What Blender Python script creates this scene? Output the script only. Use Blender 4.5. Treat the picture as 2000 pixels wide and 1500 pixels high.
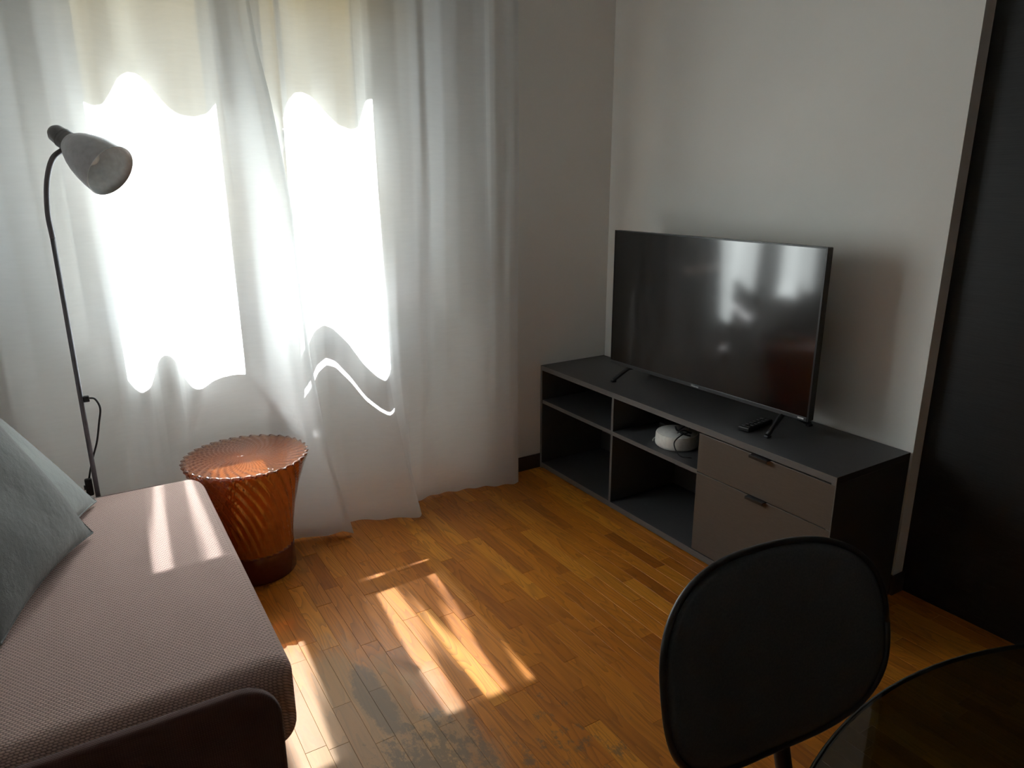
import bpy, bmesh, math, random
import numpy as np
from mathutils import Vector, Matrix

for o in list(bpy.data.objects):
    bpy.data.objects.remove(o, do_unlink=True)
random.seed(7)
rng = np.random.default_rng(11)
scn = bpy.context.scene
COL = scn.collection

# ------------------------------------------------------------------ camera
CAM = Vector((-2.1675, -2.6586, 1.3344))
YAW, PITCH, ROLL, FPX = 0.5511, 0.2805, -0.0044, 1393.66
fw = Vector((math.sin(YAW) * math.cos(PITCH), math.cos(YAW) * math.cos(PITCH), -math.sin(PITCH)))
r0 = Vector((math.cos(YAW), -math.sin(YAW), 0))
u0 = r0.cross(fw)
rt = math.cos(ROLL) * r0 + math.sin(ROLL) * u0
up = -math.sin(ROLL) * r0 + math.cos(ROLL) * u0
cd = bpy.data.cameras.new('camera')
cd.sensor_fit = 'HORIZONTAL'; cd.sensor_width = 36.0; cd.lens = FPX / 2000 * 36.0
cd.clip_start = 0.02
cam = bpy.data.objects.new('camera', cd); COL.objects.link(cam)
m = Matrix((rt, up, -fw)).transposed().to_4x4(); m.translation = CAM
cam.matrix_world = m
scn.camera = cam

# ------------------------------------------------------------------ world, sun, exposure
SUN_DIR = Vector((-0.055, -1.0, -1.40)).normalized()
w = bpy.data.worlds.new('daylight_sky'); scn.world = w; w.use_nodes = True
bg = w.node_tree.nodes['Background']
bg.inputs[0].default_value = (0.74, 0.87, 1.0, 1); bg.inputs[1].default_value = 1.7
sd = bpy.data.lights.new('sun', 'SUN'); sd.energy = 37.0; sd.angle = math.radians(0.53); sd.color = (0.98, 0.985, 1.0)
sun = bpy.data.objects.new('sun', sd); COL.objects.link(sun)
sun.rotation_euler = SUN_DIR.to_track_quat('-Z', 'Y').to_euler()
sun.location = (-1.5, 6, 9)
vs = scn.view_settings
vs.view_transform = 'Standard'; vs.look = 'None'; vs.gamma = 1.0; vs.use_curve_mapping = False
vs.exposure = 1.36
scn.cycles.use_denoising = True
scn.cycles.max_bounces = 14; scn.cycles.diffuse_bounces = 6; scn.cycles.transmission_bounces = 10
scn.cycles.glossy_bounces = 5; scn.cycles.transparent_max_bounces = 16
scn.cycles.sample_clamp_indirect = 8.0
scn.cycles.caustics_reflective = False; scn.cycles.caustics_refractive = False

# ------------------------------------------------------------------ node helpers
def new_mat(name):
    mt = bpy.data.materials.new(name); mt.use_nodes = True
    return mt, mt.node_tree, mt.node_tree.nodes['Principled BSDF']
def N(nt, typ, **kw):
    n = nt.nodes.new(typ)
    for k, v in kw.items(): setattr(n, k, v)
    return n
def S(nt, node, **kw):
    for k, v in kw.items():
        node.inputs[k.replace('_', ' ')].default_value = v
    return node
def L(nt, a, b): nt.links.new(a, b)
def math_n(nt, op, a, b=None, c=None, clamp=False):
    n = nt.nodes.new('ShaderNodeMath'); n.operation = op; n.use_clamp = clamp
    for i, v in enumerate((a, b, c)):
        if v is None: continue
        if isinstance(v, (int, float)): n.inputs[i].default_value = v
        else: nt.links.new(v, n.inputs[i])
    return n.outputs[0]
def mixc(nt, f, a, b, blend='MIX'):
    n = nt.nodes.new('ShaderNodeMix'); n.data_type = 'RGBA'; n.blend_type = blend
    for idx, v in ((0, f), (6, a), (7, b)):
        if isinstance(v, (int, float)): n.inputs[idx].default_value = v
        elif isinstance(v, tuple): n.inputs[idx].default_value = v + (1,) if len(v) == 3 else v
        else: nt.links.new(v, n.inputs[idx])
    return n.outputs[2]
def noise(nt, vec, scale, detail=3, rough=0.5, dist=0.0):
    n = nt.nodes.new('ShaderNodeTexNoise')
    n.inputs['Scale'].default_value = scale; n.inputs['Detail'].default_value = detail
    n.inputs['Roughness'].default_value = rough; n.inputs['Distortion'].default_value = dist
    if vec is not None: nt.links.new(vec, n.inputs['Vector'])
    return n.outputs['Fac']
def ramp(nt, f, stops):
    n = nt.nodes.new('ShaderNodeValToRGB'); e = n.color_ramp.elements
    while len(e) < len(stops): e.new(0.5)
    for el, (p, c) in zip(e, stops): el.position = p; el.color = c + (1,) if len(c) == 3 else c
    nt.links.new(f, n.inputs[0]); return n.outputs[0]
def bump(nt, b, h, strength, dist):
    n = nt.nodes.new('ShaderNodeBump'); n.inputs['Strength'].default_value = strength; n.inputs['Distance'].default_value = dist
    nt.links.new(h, n.inputs['Height']); nt.links.new(n.outputs[0], b.inputs['Normal']); return n
def objco(nt): return nt.nodes.new('ShaderNodeTexCoord').outputs['Object']
def posn(nt): return nt.nodes.new('ShaderNodeNewGeometry').outputs['Position']
def vscale(nt, v, s, off=None):
    n = nt.nodes.new('ShaderNodeMapping'); n.inputs['Scale'].default_value = s
    nt.links.new(v, n.inputs['Vector'])
    if off is not None: nt.links.new(off, n.inputs['Location'])
    return n.outputs[0]

def front_fresnel(nt, ior):
    # surface reflection of a clear sheet, counted once where light enters it
    fr = N(nt, 'ShaderNodeFresnel'); fr.inputs['IOR'].default_value = ior
    g = nt.nodes.new('ShaderNodeNewGeometry')
    return math_n(nt, 'MULTIPLY', fr.outputs[0], math_n(nt, 'SUBTRACT', 1.0, g.outputs['Backfacing']))

def simple(name, col, rough=0.5, metal=0.0, spec=0.5, nscale=60, namt=0.06, bstr=0.0):
    mt, nt, b = new_mat(name)
    v = objco(nt); f = noise(nt, v, nscale, 4)
    c2 = tuple(min(1, c * (1 + namt * 2)) for c in col); c1 = tuple(c * (1 - namt * 2) for c in col)
    L(nt, ramp(nt, f, [(0.25, c1), (0.75, c2)]), b.inputs['Base Color'])
    S(nt, b, Roughness=rough, Metallic=metal); b.inputs['Specular IOR Level'].default_value = spec
    if bstr: bump(nt, b, noise(nt, v, nscale * 5, 3), bstr, 0.001)
    return mt

# ------------------------------------------------------------------ materials
def mat_wall(name, col):
    mt, nt, b = new_mat(name)
    v = posn(nt); f = noise(nt, v, 3, 4)
    L(nt, ramp(nt, f, [(0.3, tuple(c * 0.96 for c in col)), (0.7, col)]), b.inputs['Base Color'])
    S(nt, b, Roughness=0.85); b.inputs['Specular IOR Level'].default_value = 0.2
    bump(nt, b, noise(nt, v, 220, 3), 0.12, 0.001)
    return mt
M = {}
M['wall'] = mat_wall('wall_paint', (0.83, 0.82, 0.785))
M['ceiling'] = mat_wall('ceiling_paint', (0.88, 0.88, 0.86))
M['facade'] = mat_wall('facade_plaster', (0.42, 0.285, 0.13))
M['street'] = simple('street_asphalt', (0.32, 0.31, 0.29), 0.9, nscale=4)

def mat_blackdoor():
    mt, nt, b = new_mat('black_veneer')
    v = posn(nt); f = noise(nt, vscale(nt, v, (1, 3, 160)), 3, 4, 0.65)
    L(nt, ramp(nt, f, [(0.3, (0.008, 0.008, 0.009)), (0.75, (0.021, 0.021, 0.023))]), b.inputs['Base Color'])
    S(nt, b, Roughness=0.5); b.inputs['Specular IOR Level'].default_value = 0.35
    bump(nt, b, f, 0.35, 0.001)
    return mt
M['black_door'] = mat_blackdoor()
M['baseboard'] = simple('baseboard_wood', (0.05, 0.028, 0.018), 0.5, nscale=30)

def mat_floor():
    mt, nt, b = new_mat('oak_parquet')
    pos = posn(nt)
    oi = nt.nodes.new('ShaderNodeObjectInfo'); rnd = oi.outputs['Random']
    off = nt.nodes.new('ShaderNodeCombineXYZ')
    for i, k in enumerate((37.0, 91.0, 13.0)): L(nt, math_n(nt, 'MULTIPLY', rnd, k), off.inputs[i])
    # cathedral grain: bent rings stretched along the plank
    vg = vscale(nt, pos, (1, 0.10, 1), off.outputs[0])
    g1 = noise(nt, vg, 15, 2, 0.45, 0.25)
    rings = math_n(nt, 'FRACT', math_n(nt, 'MULTIPLY', g1, 16.0))
    rings = math_n(nt, 'POWER', rings, 2.2)
    fine = noise(nt, vscale(nt, pos, (1, 0.03, 1), off.outputs[0]), 420, 3, 0.6)
    base = ramp(nt, rnd, [(0.0, (0.42, 0.125, 0.012)), (0.28, (0.66, 0.225, 0.020)), (0.55, (0.55, 0.172, 0.016)),
                          (0.80, (0.78, 0.300, 0.030)), (1.0, (0.35, 0.098, 0.010))])
    dark = mixc(nt, math_n(nt, 'MULTIPLY', rings, 0.45), base, (0.10, 0.03, 0.006))
    col = mixc(nt, math_n(nt, 'MULTIPLY', fine, 0.35), dark, (0.12, 0.04, 0.008))
    # worn patch beside the sofa (varnish gone, grey and dirty)
    sx = nt.nodes.new('ShaderNodeSeparateXYZ'); L(nt, pos, sx.inputs[0])
    X, Y = sx.outputs[0], sx.outputs[1]
    def ell(cx, cy, rx, ry, soft=0.6):
        a = math_n(nt, 'POWER', math_n(nt, 'ABSOLUTE', math_n(nt, 'DIVIDE', math_n(nt, 'SUBTRACT', X, cx), rx)), 2.0)
        c = math_n(nt, 'POWER', math_n(nt, 'ABSOLUTE', math_n(nt, 'DIVIDE', math_n(nt, 'SUBTRACT', Y, cy), ry)), 2.0)
        d = math_n(nt, 'ADD', a, c)
        return math_n(nt, 'SUBTRACT', 1.0, d)
    nb = math_n(nt, 'MULTIPLY', math_n(nt, 'SUBTRACT', noise(nt, vscale(nt, pos, (1, 0.45, 1)), 9, 5, 0.65), 0.5), 2.4)
    worn = math_n(nt, 'MULTIPLY', math_n(nt, 'ADD', ell(-1.70, -1.45, 0.27, 0.72), nb), 1.6, clamp=True)
    col = mixc(nt, math_n(nt, 'MULTIPLY', worn, 0.66), col, (0.36, 0.225, 0.105))
    nf = math_n(nt, 'MULTIPLY', math_n(nt, 'SUBTRACT', noise(nt, vscale(nt, pos, (1, 0.6, 1)), 26, 6, 0.75), 0.5), 5.0)
    d1 = math_n(nt, 'ADD', ell(-1.645, -1.10, 0.045, 0.17), math_n(nt, 'MULTIPLY', nf, 0.45))
    d2 = math_n(nt, 'ADD', math_n(nt, 'SUBTRACT', ell(-1.60, -1.42, 0.20, 0.28), 0.55), nf)
    d3 = math_n(nt, 'ADD', math_n(nt, 'SUBTRACT', ell(-1.32, -1.55, 0.30, 0.40), 1.05), nf)
    dk = math_n(nt, 'MAXIMUM', math_n(nt, 'MAXIMUM', d1, d2), d3)
    dk = math_n(nt, 'MULTIPLY', dk, 2.6, clamp=True)
    col = mixc(nt, math_n(nt, 'MULTIPLY', dk, 0.70), col, (0.140, 0.092, 0.050))
    # scattered grey scuffs and hair scratches
    sc = math_n(nt, 'MULTIPLY', math_n(nt, 'SUBTRACT', noise(nt, vscale(nt, pos, (1, 0.4, 1)), 14, 5, 0.7), 0.66), 7.0, clamp=True)
    sc = math_n(nt, 'MULTIPLY', sc, math_n(nt, 'ADD', ell(-1.25, -1.35, 0.6, 0.8), 0.0, clamp=True))
    col = mixc(nt, math_n(nt, 'MULTIPLY', sc, 0.6), col, (0.16, 0.12, 0.085))
    L(nt, col, b.inputs['Base Color'])
    rgh = math_n(nt, 'ADD', math_n(nt, 'MULTIPLY', worn, 0.14), math_n(nt, 'ADD', 0.33, math_n(nt, 'MULTIPLY', fine, 0.10)))
    L(nt, rgh, b.inputs['Roughness']); b.inputs['Specular IOR Level'].default_value = 0.42
    bump(nt, b, math_n(nt, 'ADD', fine, rings), 0.10, 0.0008)
    return mt
M['floor'] = mat_floor()
M['underfloor'] = simple('floor_joint', (0.05, 0.022, 0.008), 0.8)

def mat_curtain():
    mt, nt, b = new_mat('sheer_cotton'); nt.nodes.remove(b)
    out = nt.nodes['Material Output']
    v = objco(nt)
    weave = math_n(nt, 'MULTIPLY', noise(nt, vscale(nt, v, (1, 1, 0.03)), 900, 2), noise(nt, vscale(nt, v, (0.03, 0.03, 1)), 900, 2))
    slub = noise(nt, vscale(nt, v, (0.12, 0.12, 1)), 130, 3)
    col = mixc(nt, slub, (0.84, 0.85, 0.85), (0.91, 0.92, 0.92))
    bp = N(nt, 'ShaderNodeBump'); S(nt, bp, Strength=0.15, Distance=0.001); L(nt, weave, bp.inputs['Height'])
    tr = N(nt, 'ShaderNodeBsdfTranslucent'); df = N(nt, 'ShaderNodeBsdfDiffuse'); tp = N(nt, 'ShaderNodeBsdfTransparent')
    L(nt, col, tr.inputs['Color']); L(nt, col, df.inputs['Color'])
    L(nt, bp.outputs[0], df.inputs['Normal'])
    mx = N(nt, 'ShaderNodeMixShader'); mx.inputs[0].default_value = 0.62
    L(nt, df.outputs[0], mx.inputs[1]); L(nt, tr.outputs[0], mx.inputs[2])
    # open weave: the gaps between threads close up when the cloth is seen edge-on (same for light and eye)
    lw = N(nt, 'ShaderNodeLayerWeight'); lw.inputs[0].default_value = 0.5
    mr = N(nt, 'ShaderNodeMapRange'); mr.interpolation_type = 'SMOOTHSTEP'
    S(nt, mr, From_Min=0.40, From_Max=0.52, To_Min=0.10, To_Max=0.008)
    L(nt, lw.outputs['Facing'], mr.inputs['Value'])
    tot = N(nt, 'ShaderNodeMixShader'); L(nt, mr.outputs[0], tot.inputs[0])
    L(nt, mx.outputs[0], tot.inputs[1]); L(nt, tp.outputs[0], tot.inputs[2])
    L(nt, tot.outputs[0], out.inputs['Surface'])
    return mt
M['curtain'] = mat_curtain()

def mat_pane():
    mt, nt, b = new_mat('window_glass'); nt.nodes.remove(b); out = nt.nodes['Material Output']
    tp = N(nt, 'ShaderNodeBsdfTransparent'); tp.inputs[0].default_value = (0.93, 0.96, 0.95, 1)
    gl = N(nt, 'ShaderNodeBsdfGlossy'); gl.inputs['Roughness'].default_value = 0.02
    mx = N(nt, 'ShaderNodeMixShader'); L(nt, front_fresnel(nt, 1.45), mx.inputs[0]); L(nt, tp.outputs[0], mx.inputs[1]); L(nt, gl.outputs[0], mx.inputs[2])
    L(nt, mx.outputs[0], out.inputs['Surface']); return mt
M['pane'] = mat_pane()
M['window_wood'] = simple('window_stain', (0.16, 0.12, 0.09), 0.45)
M['shutter'] = simple('shutter_slat', (0.55, 0.50, 0.42), 0.5)
M['blocker'] = simple('blocker_cloth', (0.52, 0.42, 0.28), 0.8)
M['brass'] = simple('handle_metal', (0.62, 0.60, 0.56), 0.35, 0.9)

def mat_laminate(name, col, rough=0.42, spec=0.45):
    mt, nt, b = new_mat(name)
    v = posn(nt); f = noise(nt, vscale(nt, v, (8, 1, 8)), 40, 5, 0.7)
    L(nt, ramp(nt, f, [(0.25, tuple(c * 0.85 for c in col)), (0.75, tuple(c * 1.12 for c in col))]), b.inputs['Base Color'])
    S(nt, b, Roughness=rough); b.inputs['Specular IOR Level'].default_value = spec
    bump(nt, b, f, 0.06, 0.0005)
    return mt
M['bench'] = mat_laminate('anthracite_laminate', (0.066, 0.066, 0.068))
M['bench_edge'] = mat_laminate('anthracite_edging', (0.14, 0.135, 0.13))
M['drawer'] = mat_laminate('taupe_laminate', (0.105, 0.086, 0.070), 0.4)
M['pull'] = simple('black_pull', (0.01, 0.01, 0.01), 0.4)
M['tv_body'] = simple('tv_plastic', (0.008, 0.008, 0.009), 0.35)
M['tv_trim'] = simple('tv_chin', (0.055, 0.056, 0.058), 0.38)
def mat_screen():
    mt, nt, b = new_mat('tv_screen')
    f = noise(nt, objco(nt), 800, 2)
    L(nt, ramp(nt, f, [(0.3, (0.004, 0.0045, 0.005)), (0.7, (0.006, 0.0065, 0.007))]), b.inputs['Base Color'])
    S(nt, b, Roughness=0.10); b.inputs['Specular IOR Level'].default_value = 0.9
    return mt
M['screen'] = mat_screen()
M['logo'] = simple('logo_silver', (0.75, 0.75, 0.75), 0.4)
M['white_plastic'] = simple('white_plastic', (0.78, 0.76, 0.72), 0.45)
M['white_top'] = simple('white_plastic_top', (0.70, 0.69, 0.67), 0.5)
M['black_plastic'] = simple('black_plastic', (0.010, 0.010, 0.011), 0.45)
M['cable_black'] = simple('cable_black', (0.008, 0.008, 0.010), 0.5)
M['cable_white'] = simple('cable_white', (0.6, 0.6, 0.58), 0.5)

def mat_sofa(name, c1, c2, scale, bs):
    mt, nt, b = new_mat(name)
    pos = posn(nt)
    sx = nt.nodes.new('ShaderNodeSeparateXYZ'); L(nt, pos, sx.inputs[0])
    # woven stitches: staggered rows of little raised loops
    wob = math_n(nt, 'MULTIPLY', math_n(nt, 'SUBTRACT', noise(nt, pos, 45, 2), 0.5), 0.9)
    yy = math_n(nt, 'ADD', math_n(nt, 'MULTIPLY', math_n(nt, 'ADD', sx.outputs[1], math_n(nt, 'MULTIPLY', sx.outputs[2], 0.8)), 1.0 / scale), wob)
    row = math_n(nt, 'FLOOR', yy)
    xx = math_n(nt, 'ADD', math_n(nt, 'MULTIPLY', math_n(nt, 'ADD', sx.outputs[0], math_n(nt, 'MULTIPLY', sx.outputs[2], 0.6)), 0.72 / scale), math_n(nt, 'MULTIPLY', row, 0.5))
    hx = math_n(nt, 'SINE', math_n(nt, 'MULTIPLY', math_n(nt, 'FRACT', xx), math.pi))
    hy = math_n(nt, 'SINE', math_n(nt, 'MULTIPLY', math_n(nt, 'FRACT', yy), math.pi))
    h = math_n(nt, 'POWER', math_n(nt, 'MULTIPLY', hx, hy), 0.6)
    h = math_n(nt, 'MULTIPLY', h, 0.75)
    fz = noise(nt, pos, 900, 3, 0.7)
    hh = math_n(nt, 'ADD', h, math_n(nt, 'MULTIPLY', fz, 0.5))
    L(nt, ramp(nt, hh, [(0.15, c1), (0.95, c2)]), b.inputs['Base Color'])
    S(nt, b, Roughness=0.95); b.inputs['Specular IOR Level'].default_value = 0.15
    b.inputs['Sheen Weight'].default_value = 0.25; b.inputs['Sheen Roughness'].default_value = 0.5
    bump(nt, b, hh, bs, 0.003)
    return mt
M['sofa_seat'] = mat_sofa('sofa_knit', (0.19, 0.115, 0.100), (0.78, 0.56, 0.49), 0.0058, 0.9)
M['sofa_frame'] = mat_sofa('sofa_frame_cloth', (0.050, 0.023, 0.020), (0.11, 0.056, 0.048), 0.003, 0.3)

def mat_cushion(name, col):
    mt, nt, b = new_mat(name)
    v = objco(nt); f = noise(nt, v, 9, 4)
    L(nt, ramp(nt, f, [(0.3, tuple(c * 0.88 for c in col)), (0.7, tuple(c * 1.1 for c in col))]), b.inputs['Base Color'])
    S(nt, b, Roughness=0.9); b.inputs['Specular IOR Level'].default_value = 0.2
    b.inputs['Sheen Weight'].default_value = 0.3
    bump(nt, b, math_n(nt, 'ADD', noise(nt, vscale(nt, v, (1, 1, 1)), 14, 4, 0.6), math_n(nt, 'MULTIPLY', noise(nt, v, 700, 2), 0.15)), 0.6, 0.014)
    return mt
M['cushion'] = mat_cushion('grey_green_velvet', (0.155, 0.162, 0.159))
M['cushion2'] = mat_cushion('pale_grey_velvet', (0.28, 0.30, 0.292))

def mat_amber():
    mt, nt, b = new_mat('amber_acrylic'); out = nt.nodes['Material Output']
    f = noise(nt, objco(nt), 7, 3)
    at = N(nt, 'ShaderNodeAttribute'); at.attribute_name = 'groove_shade'  # groove darkness painted into the colour, in place of refraction
    groove_shade = at.outputs['Fac']
    L(nt, mixc(nt, math_n(nt, 'MULTIPLY', groove_shade, 0.85), ramp(nt, f, [(0.3, (0.86, 0.225, 0.032)), (0.7, (0.97, 0.285, 0.045))]), (0.10, 0.028, 0.026)), b.inputs['Base Color'])
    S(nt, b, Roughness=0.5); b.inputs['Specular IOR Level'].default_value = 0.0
    tp = N(nt, 'ShaderNodeBsdfTransparent'); L(nt, mixc(nt, math_n(nt, 'MULTIPLY', groove_shade, 0.8), (0.98, 0.70, 0.42), (0.35, 0.15, 0.12)), tp.inputs[0])
    m1 = N(nt, 'ShaderNodeMixShader'); m1.inputs[0].default_value = 0.66
    L(nt, b.outputs[0], m1.inputs[1]); L(nt, tp.outputs[0], m1.inputs[2])
    gl = N(nt, 'ShaderNodeBsdfGlossy'); gl.inputs['Roughness'].default_value = 0.06
    m2 = N(nt, 'ShaderNodeMixShader'); L(nt, math_n(nt, 'MULTIPLY', front_fresnel(nt, 2.1), 1.6, clamp=True), m2.inputs[0])
    L(nt, m1.outputs[0], m2.inputs[1]); L(nt, gl.outputs[0], m2.inputs[2])
    L(nt, m2.outputs[0], out.inputs['Surface'])
    return mt
M['amber'] = mat_amber()
M['amber_dark'] = simple('amber_dark', (0.13, 0.035, 0.030), 0.25, spec=0.6)
M['aluminium'] = simple('brushed_aluminium', (0.60, 0.60, 0.64), 0.42, 0.25)
M['lamp_pole'] = simple('lamp_steel', (0.16, 0.16, 0.18), 0.45, 0.3)
M['lamp_socket'] = simple('lamp_socket_grey', (0.24, 0.24, 0.25), 0.45, 0.3)
M['shade_in'] = simple('shade_inner_white', (0.80, 0.82, 0.82), 0.6)
M['bulb'] = simple('bulb_glass', (0.85, 0.82, 0.76), 0.25)
M['bulb_base'] = simple('bulb_base_amber', (0.70, 0.45, 0.16), 0.4)
M['chair'] = simple('chair_black_fabric', (0.074, 0.080, 0.088), 0.62, spec=0.35, nscale=300, namt=0.10, bstr=0.15)
M['chair_rim'] = simple('chair_black_edge', (0.016, 0.016, 0.017), 0.42)
M['chair_leg'] = simple('black_steel', (0.009, 0.009, 0.010), 0.4)

def mat_smoke():
    mt, nt, b = new_mat('smoked_glass'); nt.nodes.remove(b); out = nt.nodes['Material Output']
    f = noise(nt, objco(nt), 3, 2)
    tp = N(nt, 'ShaderNodeBsdfTransparent'); L(nt, ramp(nt, f, [(0.3, (0.31, 0.36, 0.30)), (0.7, (0.33, 0.38, 0.32))]), tp.inputs[0])
    gl = N(nt, 'ShaderNodeBsdfGlossy'); gl.inputs['Roughness'].default_value = 0.03
    mx = N(nt, 'ShaderNodeMixShader'); L(nt, front_fresnel(nt, 1.5), mx.inputs[0]); L(nt, tp.outputs[0], mx.inputs[1]); L(nt, gl.outputs[0], mx.inputs[2])
    L(nt, mx.outputs[0], out.inputs['Surface']); return mt
M['smoke'] = mat_smoke()
M['glass_edge'] = simple('glass_edge_dark', (0.012, 0.014, 0.012), 0.2)

# ------------------------------------------------------------------ mesh helpers
def obj(name, verts, faces, mat, parent=None, smooth=False, kind=None, auto=None):
    """verts in world space; origin is put at the base centre of the piece"""
    v = np.asarray(verts, float); lo, hi = v.min(0), v.max(0)
    c = Vector(((lo[0] + hi[0]) / 2, (lo[1] + hi[1]) / 2, lo[2]))
    me = bpy.data.meshes.new(name)
    me.from_pydata([tuple(p) for p in (v - np.array(c))], [], faces); me.update()
    if isinstance(mat, (list, tuple)):
        for x in mat: me.materials.append(x)
    else: me.materials.append(mat)
    if smooth: me.polygons.foreach_set('use_smooth', [True] * len(me.polygons))
    o = bpy.data.objects.new(name, me); COL.objects.link(o)
    if parent is not None:
        o.parent = parent
        bpy.context.view_layer.update()
        o.matrix_parent_inverse = parent.matrix_world.inverted()
    o.location = c
    if kind: o['kind'] = kind
    return o
def bm_obj(name, bm, mat, parent=None, smooth=False, kind=None):
    bm.verts.index_update()
    vs_ = [tuple(v.co) for v in bm.verts]; fs = [[v.index for v in f.verts] for f in bm.faces]
    bm.free()
    return obj(name, vs_, fs, mat, parent, smooth, kind)
def box_bm(x0, x1, y0, y1, z0, z1, bev=0.0, seg=2):
    bm = bmesh.new(); bmesh.ops.create_cube(bm, size=1)
    for v in bm.verts: v.co = Vector(((x0 + x1) / 2 + v.co.x * (x1 - x0), (y0 + y1) / 2 + v.co.y * (y1 - y0), (z0 + z1) / 2 + v.co.z * (z1 - z0)))
    if bev: bmesh.ops.bevel(bm, geom=list(bm.edges), offset=bev, segments=seg, profile=0.5, affect='EDGES')
    return bm
def box(name, x0, x1, y0, y1, z0, z1, mat, parent=None, bev=0.0, kind=None, seg=2, rot=None):
    bm = box_bm(x0, x1, y0, y1, z0, z1, bev, seg)
    if rot is not None: bmesh.ops.transform(bm, matrix=rot, verts=bm.verts)
    return bm_obj(name, bm, mat, parent, False, kind)
def prism(polys, name, mat, parent=None, kind=None):
    """polys: list of (footprint points, z0, z1) joined in one mesh"""
    V, F = [], []
    for pts, z0, z1 in polys:
        n = len(pts); b = len(V)
        a = sum(pts[i][0] * pts[(i + 1) % n][1] - pts[(i + 1) % n][0] * pts[i][1] for i in range(n))
        if a < 0: pts = pts[::-1]
        V += [(x, y, z0) for x, y in pts] + [(x, y, z1) for x, y in pts]
        F.append([b + i for i in range(n)][::-1]); F.append([b + n + i for i in range(n)])
        for i in range(n): F.append([b + i, b + (i + 1) % n, b + n + (i + 1) % n, b + n + i])
    return obj(name, V, F, mat, parent, kind=kind)
def tube_data(pts, rad, seg=12, closed_ends=True):
    pts = [Vector(p) for p in pts]; n = len(pts)
    rads = rad if isinstance(rad, (list, tuple)) else [rad] * n
    V, F = [], []
    t0 = (pts[1] - pts[0]).normalized()
    a = Vector((0, 0, 1)) if abs(t0.z) < 0.9 else Vector((1, 0, 0))
    nrm = t0.cross(a).normalized()
    for i, p in enumerate(pts):
        t = (pts[min(i + 1, n - 1)] - pts[max(i - 1, 0)]).normalized()
        nrm = (nrm - t * nrm.dot(t)).normalized(); bi = t.cross(nrm)
        for k in range(seg):
            an = 2 * math.pi * k / seg
            V.append(tuple(p + (nrm * math.cos(an) + bi * math.sin(an)) * rads[i]))
    for i in range(n - 1):
        for k in range(seg):
            F.append([i * seg + k, i * seg + (k + 1) % seg, (i + 1) * seg + (k + 1) % seg, (i + 1) * seg + k])
    if closed_ends:
        F.append(list(range(seg))[::-1]); F.append([(n - 1) * seg + k for k in range(seg)])
    return V, F
def tube(name, pts, rad, mat, parent=None, seg=12, smooth=True):
    V, F = tube_data(pts, rad, seg); return obj(name, V, F, mat, parent, smooth)
def spline(pts, n=40):
    pts = [Vector(p) for p in pts]; out = []
    P = [pts[0] * 2 - pts[1]] + pts + [pts[-1] * 2 - pts[-2]]
    per = max(2, n // (len(pts) - 1))
    for i in range(1, len(P) - 2):
        for k in range(per):
            t = k / per
            out.append(0.5 * ((2 * P[i]) + (-P[i - 1] + P[i + 1]) * t + (2 * P[i - 1] - 5 * P[i] + 4 * P[i + 1] - P[i + 2]) * t * t + (-P[i - 1] + 3 * P[i] - 3 * P[i + 1] + P[i + 2]) * t ** 3))
    out.append(pts[-1]); return out
def lathe(name, prof, origin, axis, mat, parent=None, seg=40, smooth=True, caps=(True, True)):
    """prof: list of (distance along axis, radius)"""
    ax = Vector(axis).normalized(); a = Vector((0, 0, 1)) if abs(ax.z) < 0.9 else Vector((1, 0, 0))
    e1 = ax.cross(a).normalized(); e2 = ax.cross(e1); o = Vector(origin)
    V, F = [], []
    for d, rr in prof:
        for k in range(seg):
            an = 2 * math.pi * k / seg
            V.append(tuple(o + ax * d + (e1 * math.cos(an) + e2 * math.sin(an)) * rr))
    for i in range(len(prof) - 1):
        for k in range(seg):
            F.append([i * seg + k, i * seg + (k + 1) % seg, (i + 1) * seg + (k + 1) % seg, (i + 1) * seg + k])
    if caps[0]: F.append(list(range(seg))[::-1])
    if caps[1]: F.append([(len(prof) - 1) * seg + k for k in range(seg)])
    return obj(name, V, F, mat, parent, smooth)
def thing(name, label, cat, loc=(0, 0, 0), group=None):
    o = bpy.data.objects.new(name, None); COL.objects.link(o); o.location = loc
    o['label'] = label; o['category'] = cat
    if group: o['group'] = group
    o.empty_display_size = 0.1
    bpy.context.view_layer.update()
    return o
def tag(o, label, cat, group=None):
    o['label'] = label; o['category'] = cat
    if group: o['group'] = group
    return o
def struct(o, label, cat):
    o['kind'] = 'structure'; o['label'] = label; o['category'] = cat; return o
def smooth_by_angle(o, ang=40):
    me = o.data
    me.polygons.foreach_set('use_smooth', [True] * len(me.polygons))
    bm = bmesh.new(); bm.from_mesh(me)
    for e in bm.edges:
        if len(e.link_faces) == 2 and e.calc_face_angle(0) > math.radians(ang): e.smooth = False
    bm.to_mesh(me); bm.free()

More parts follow.
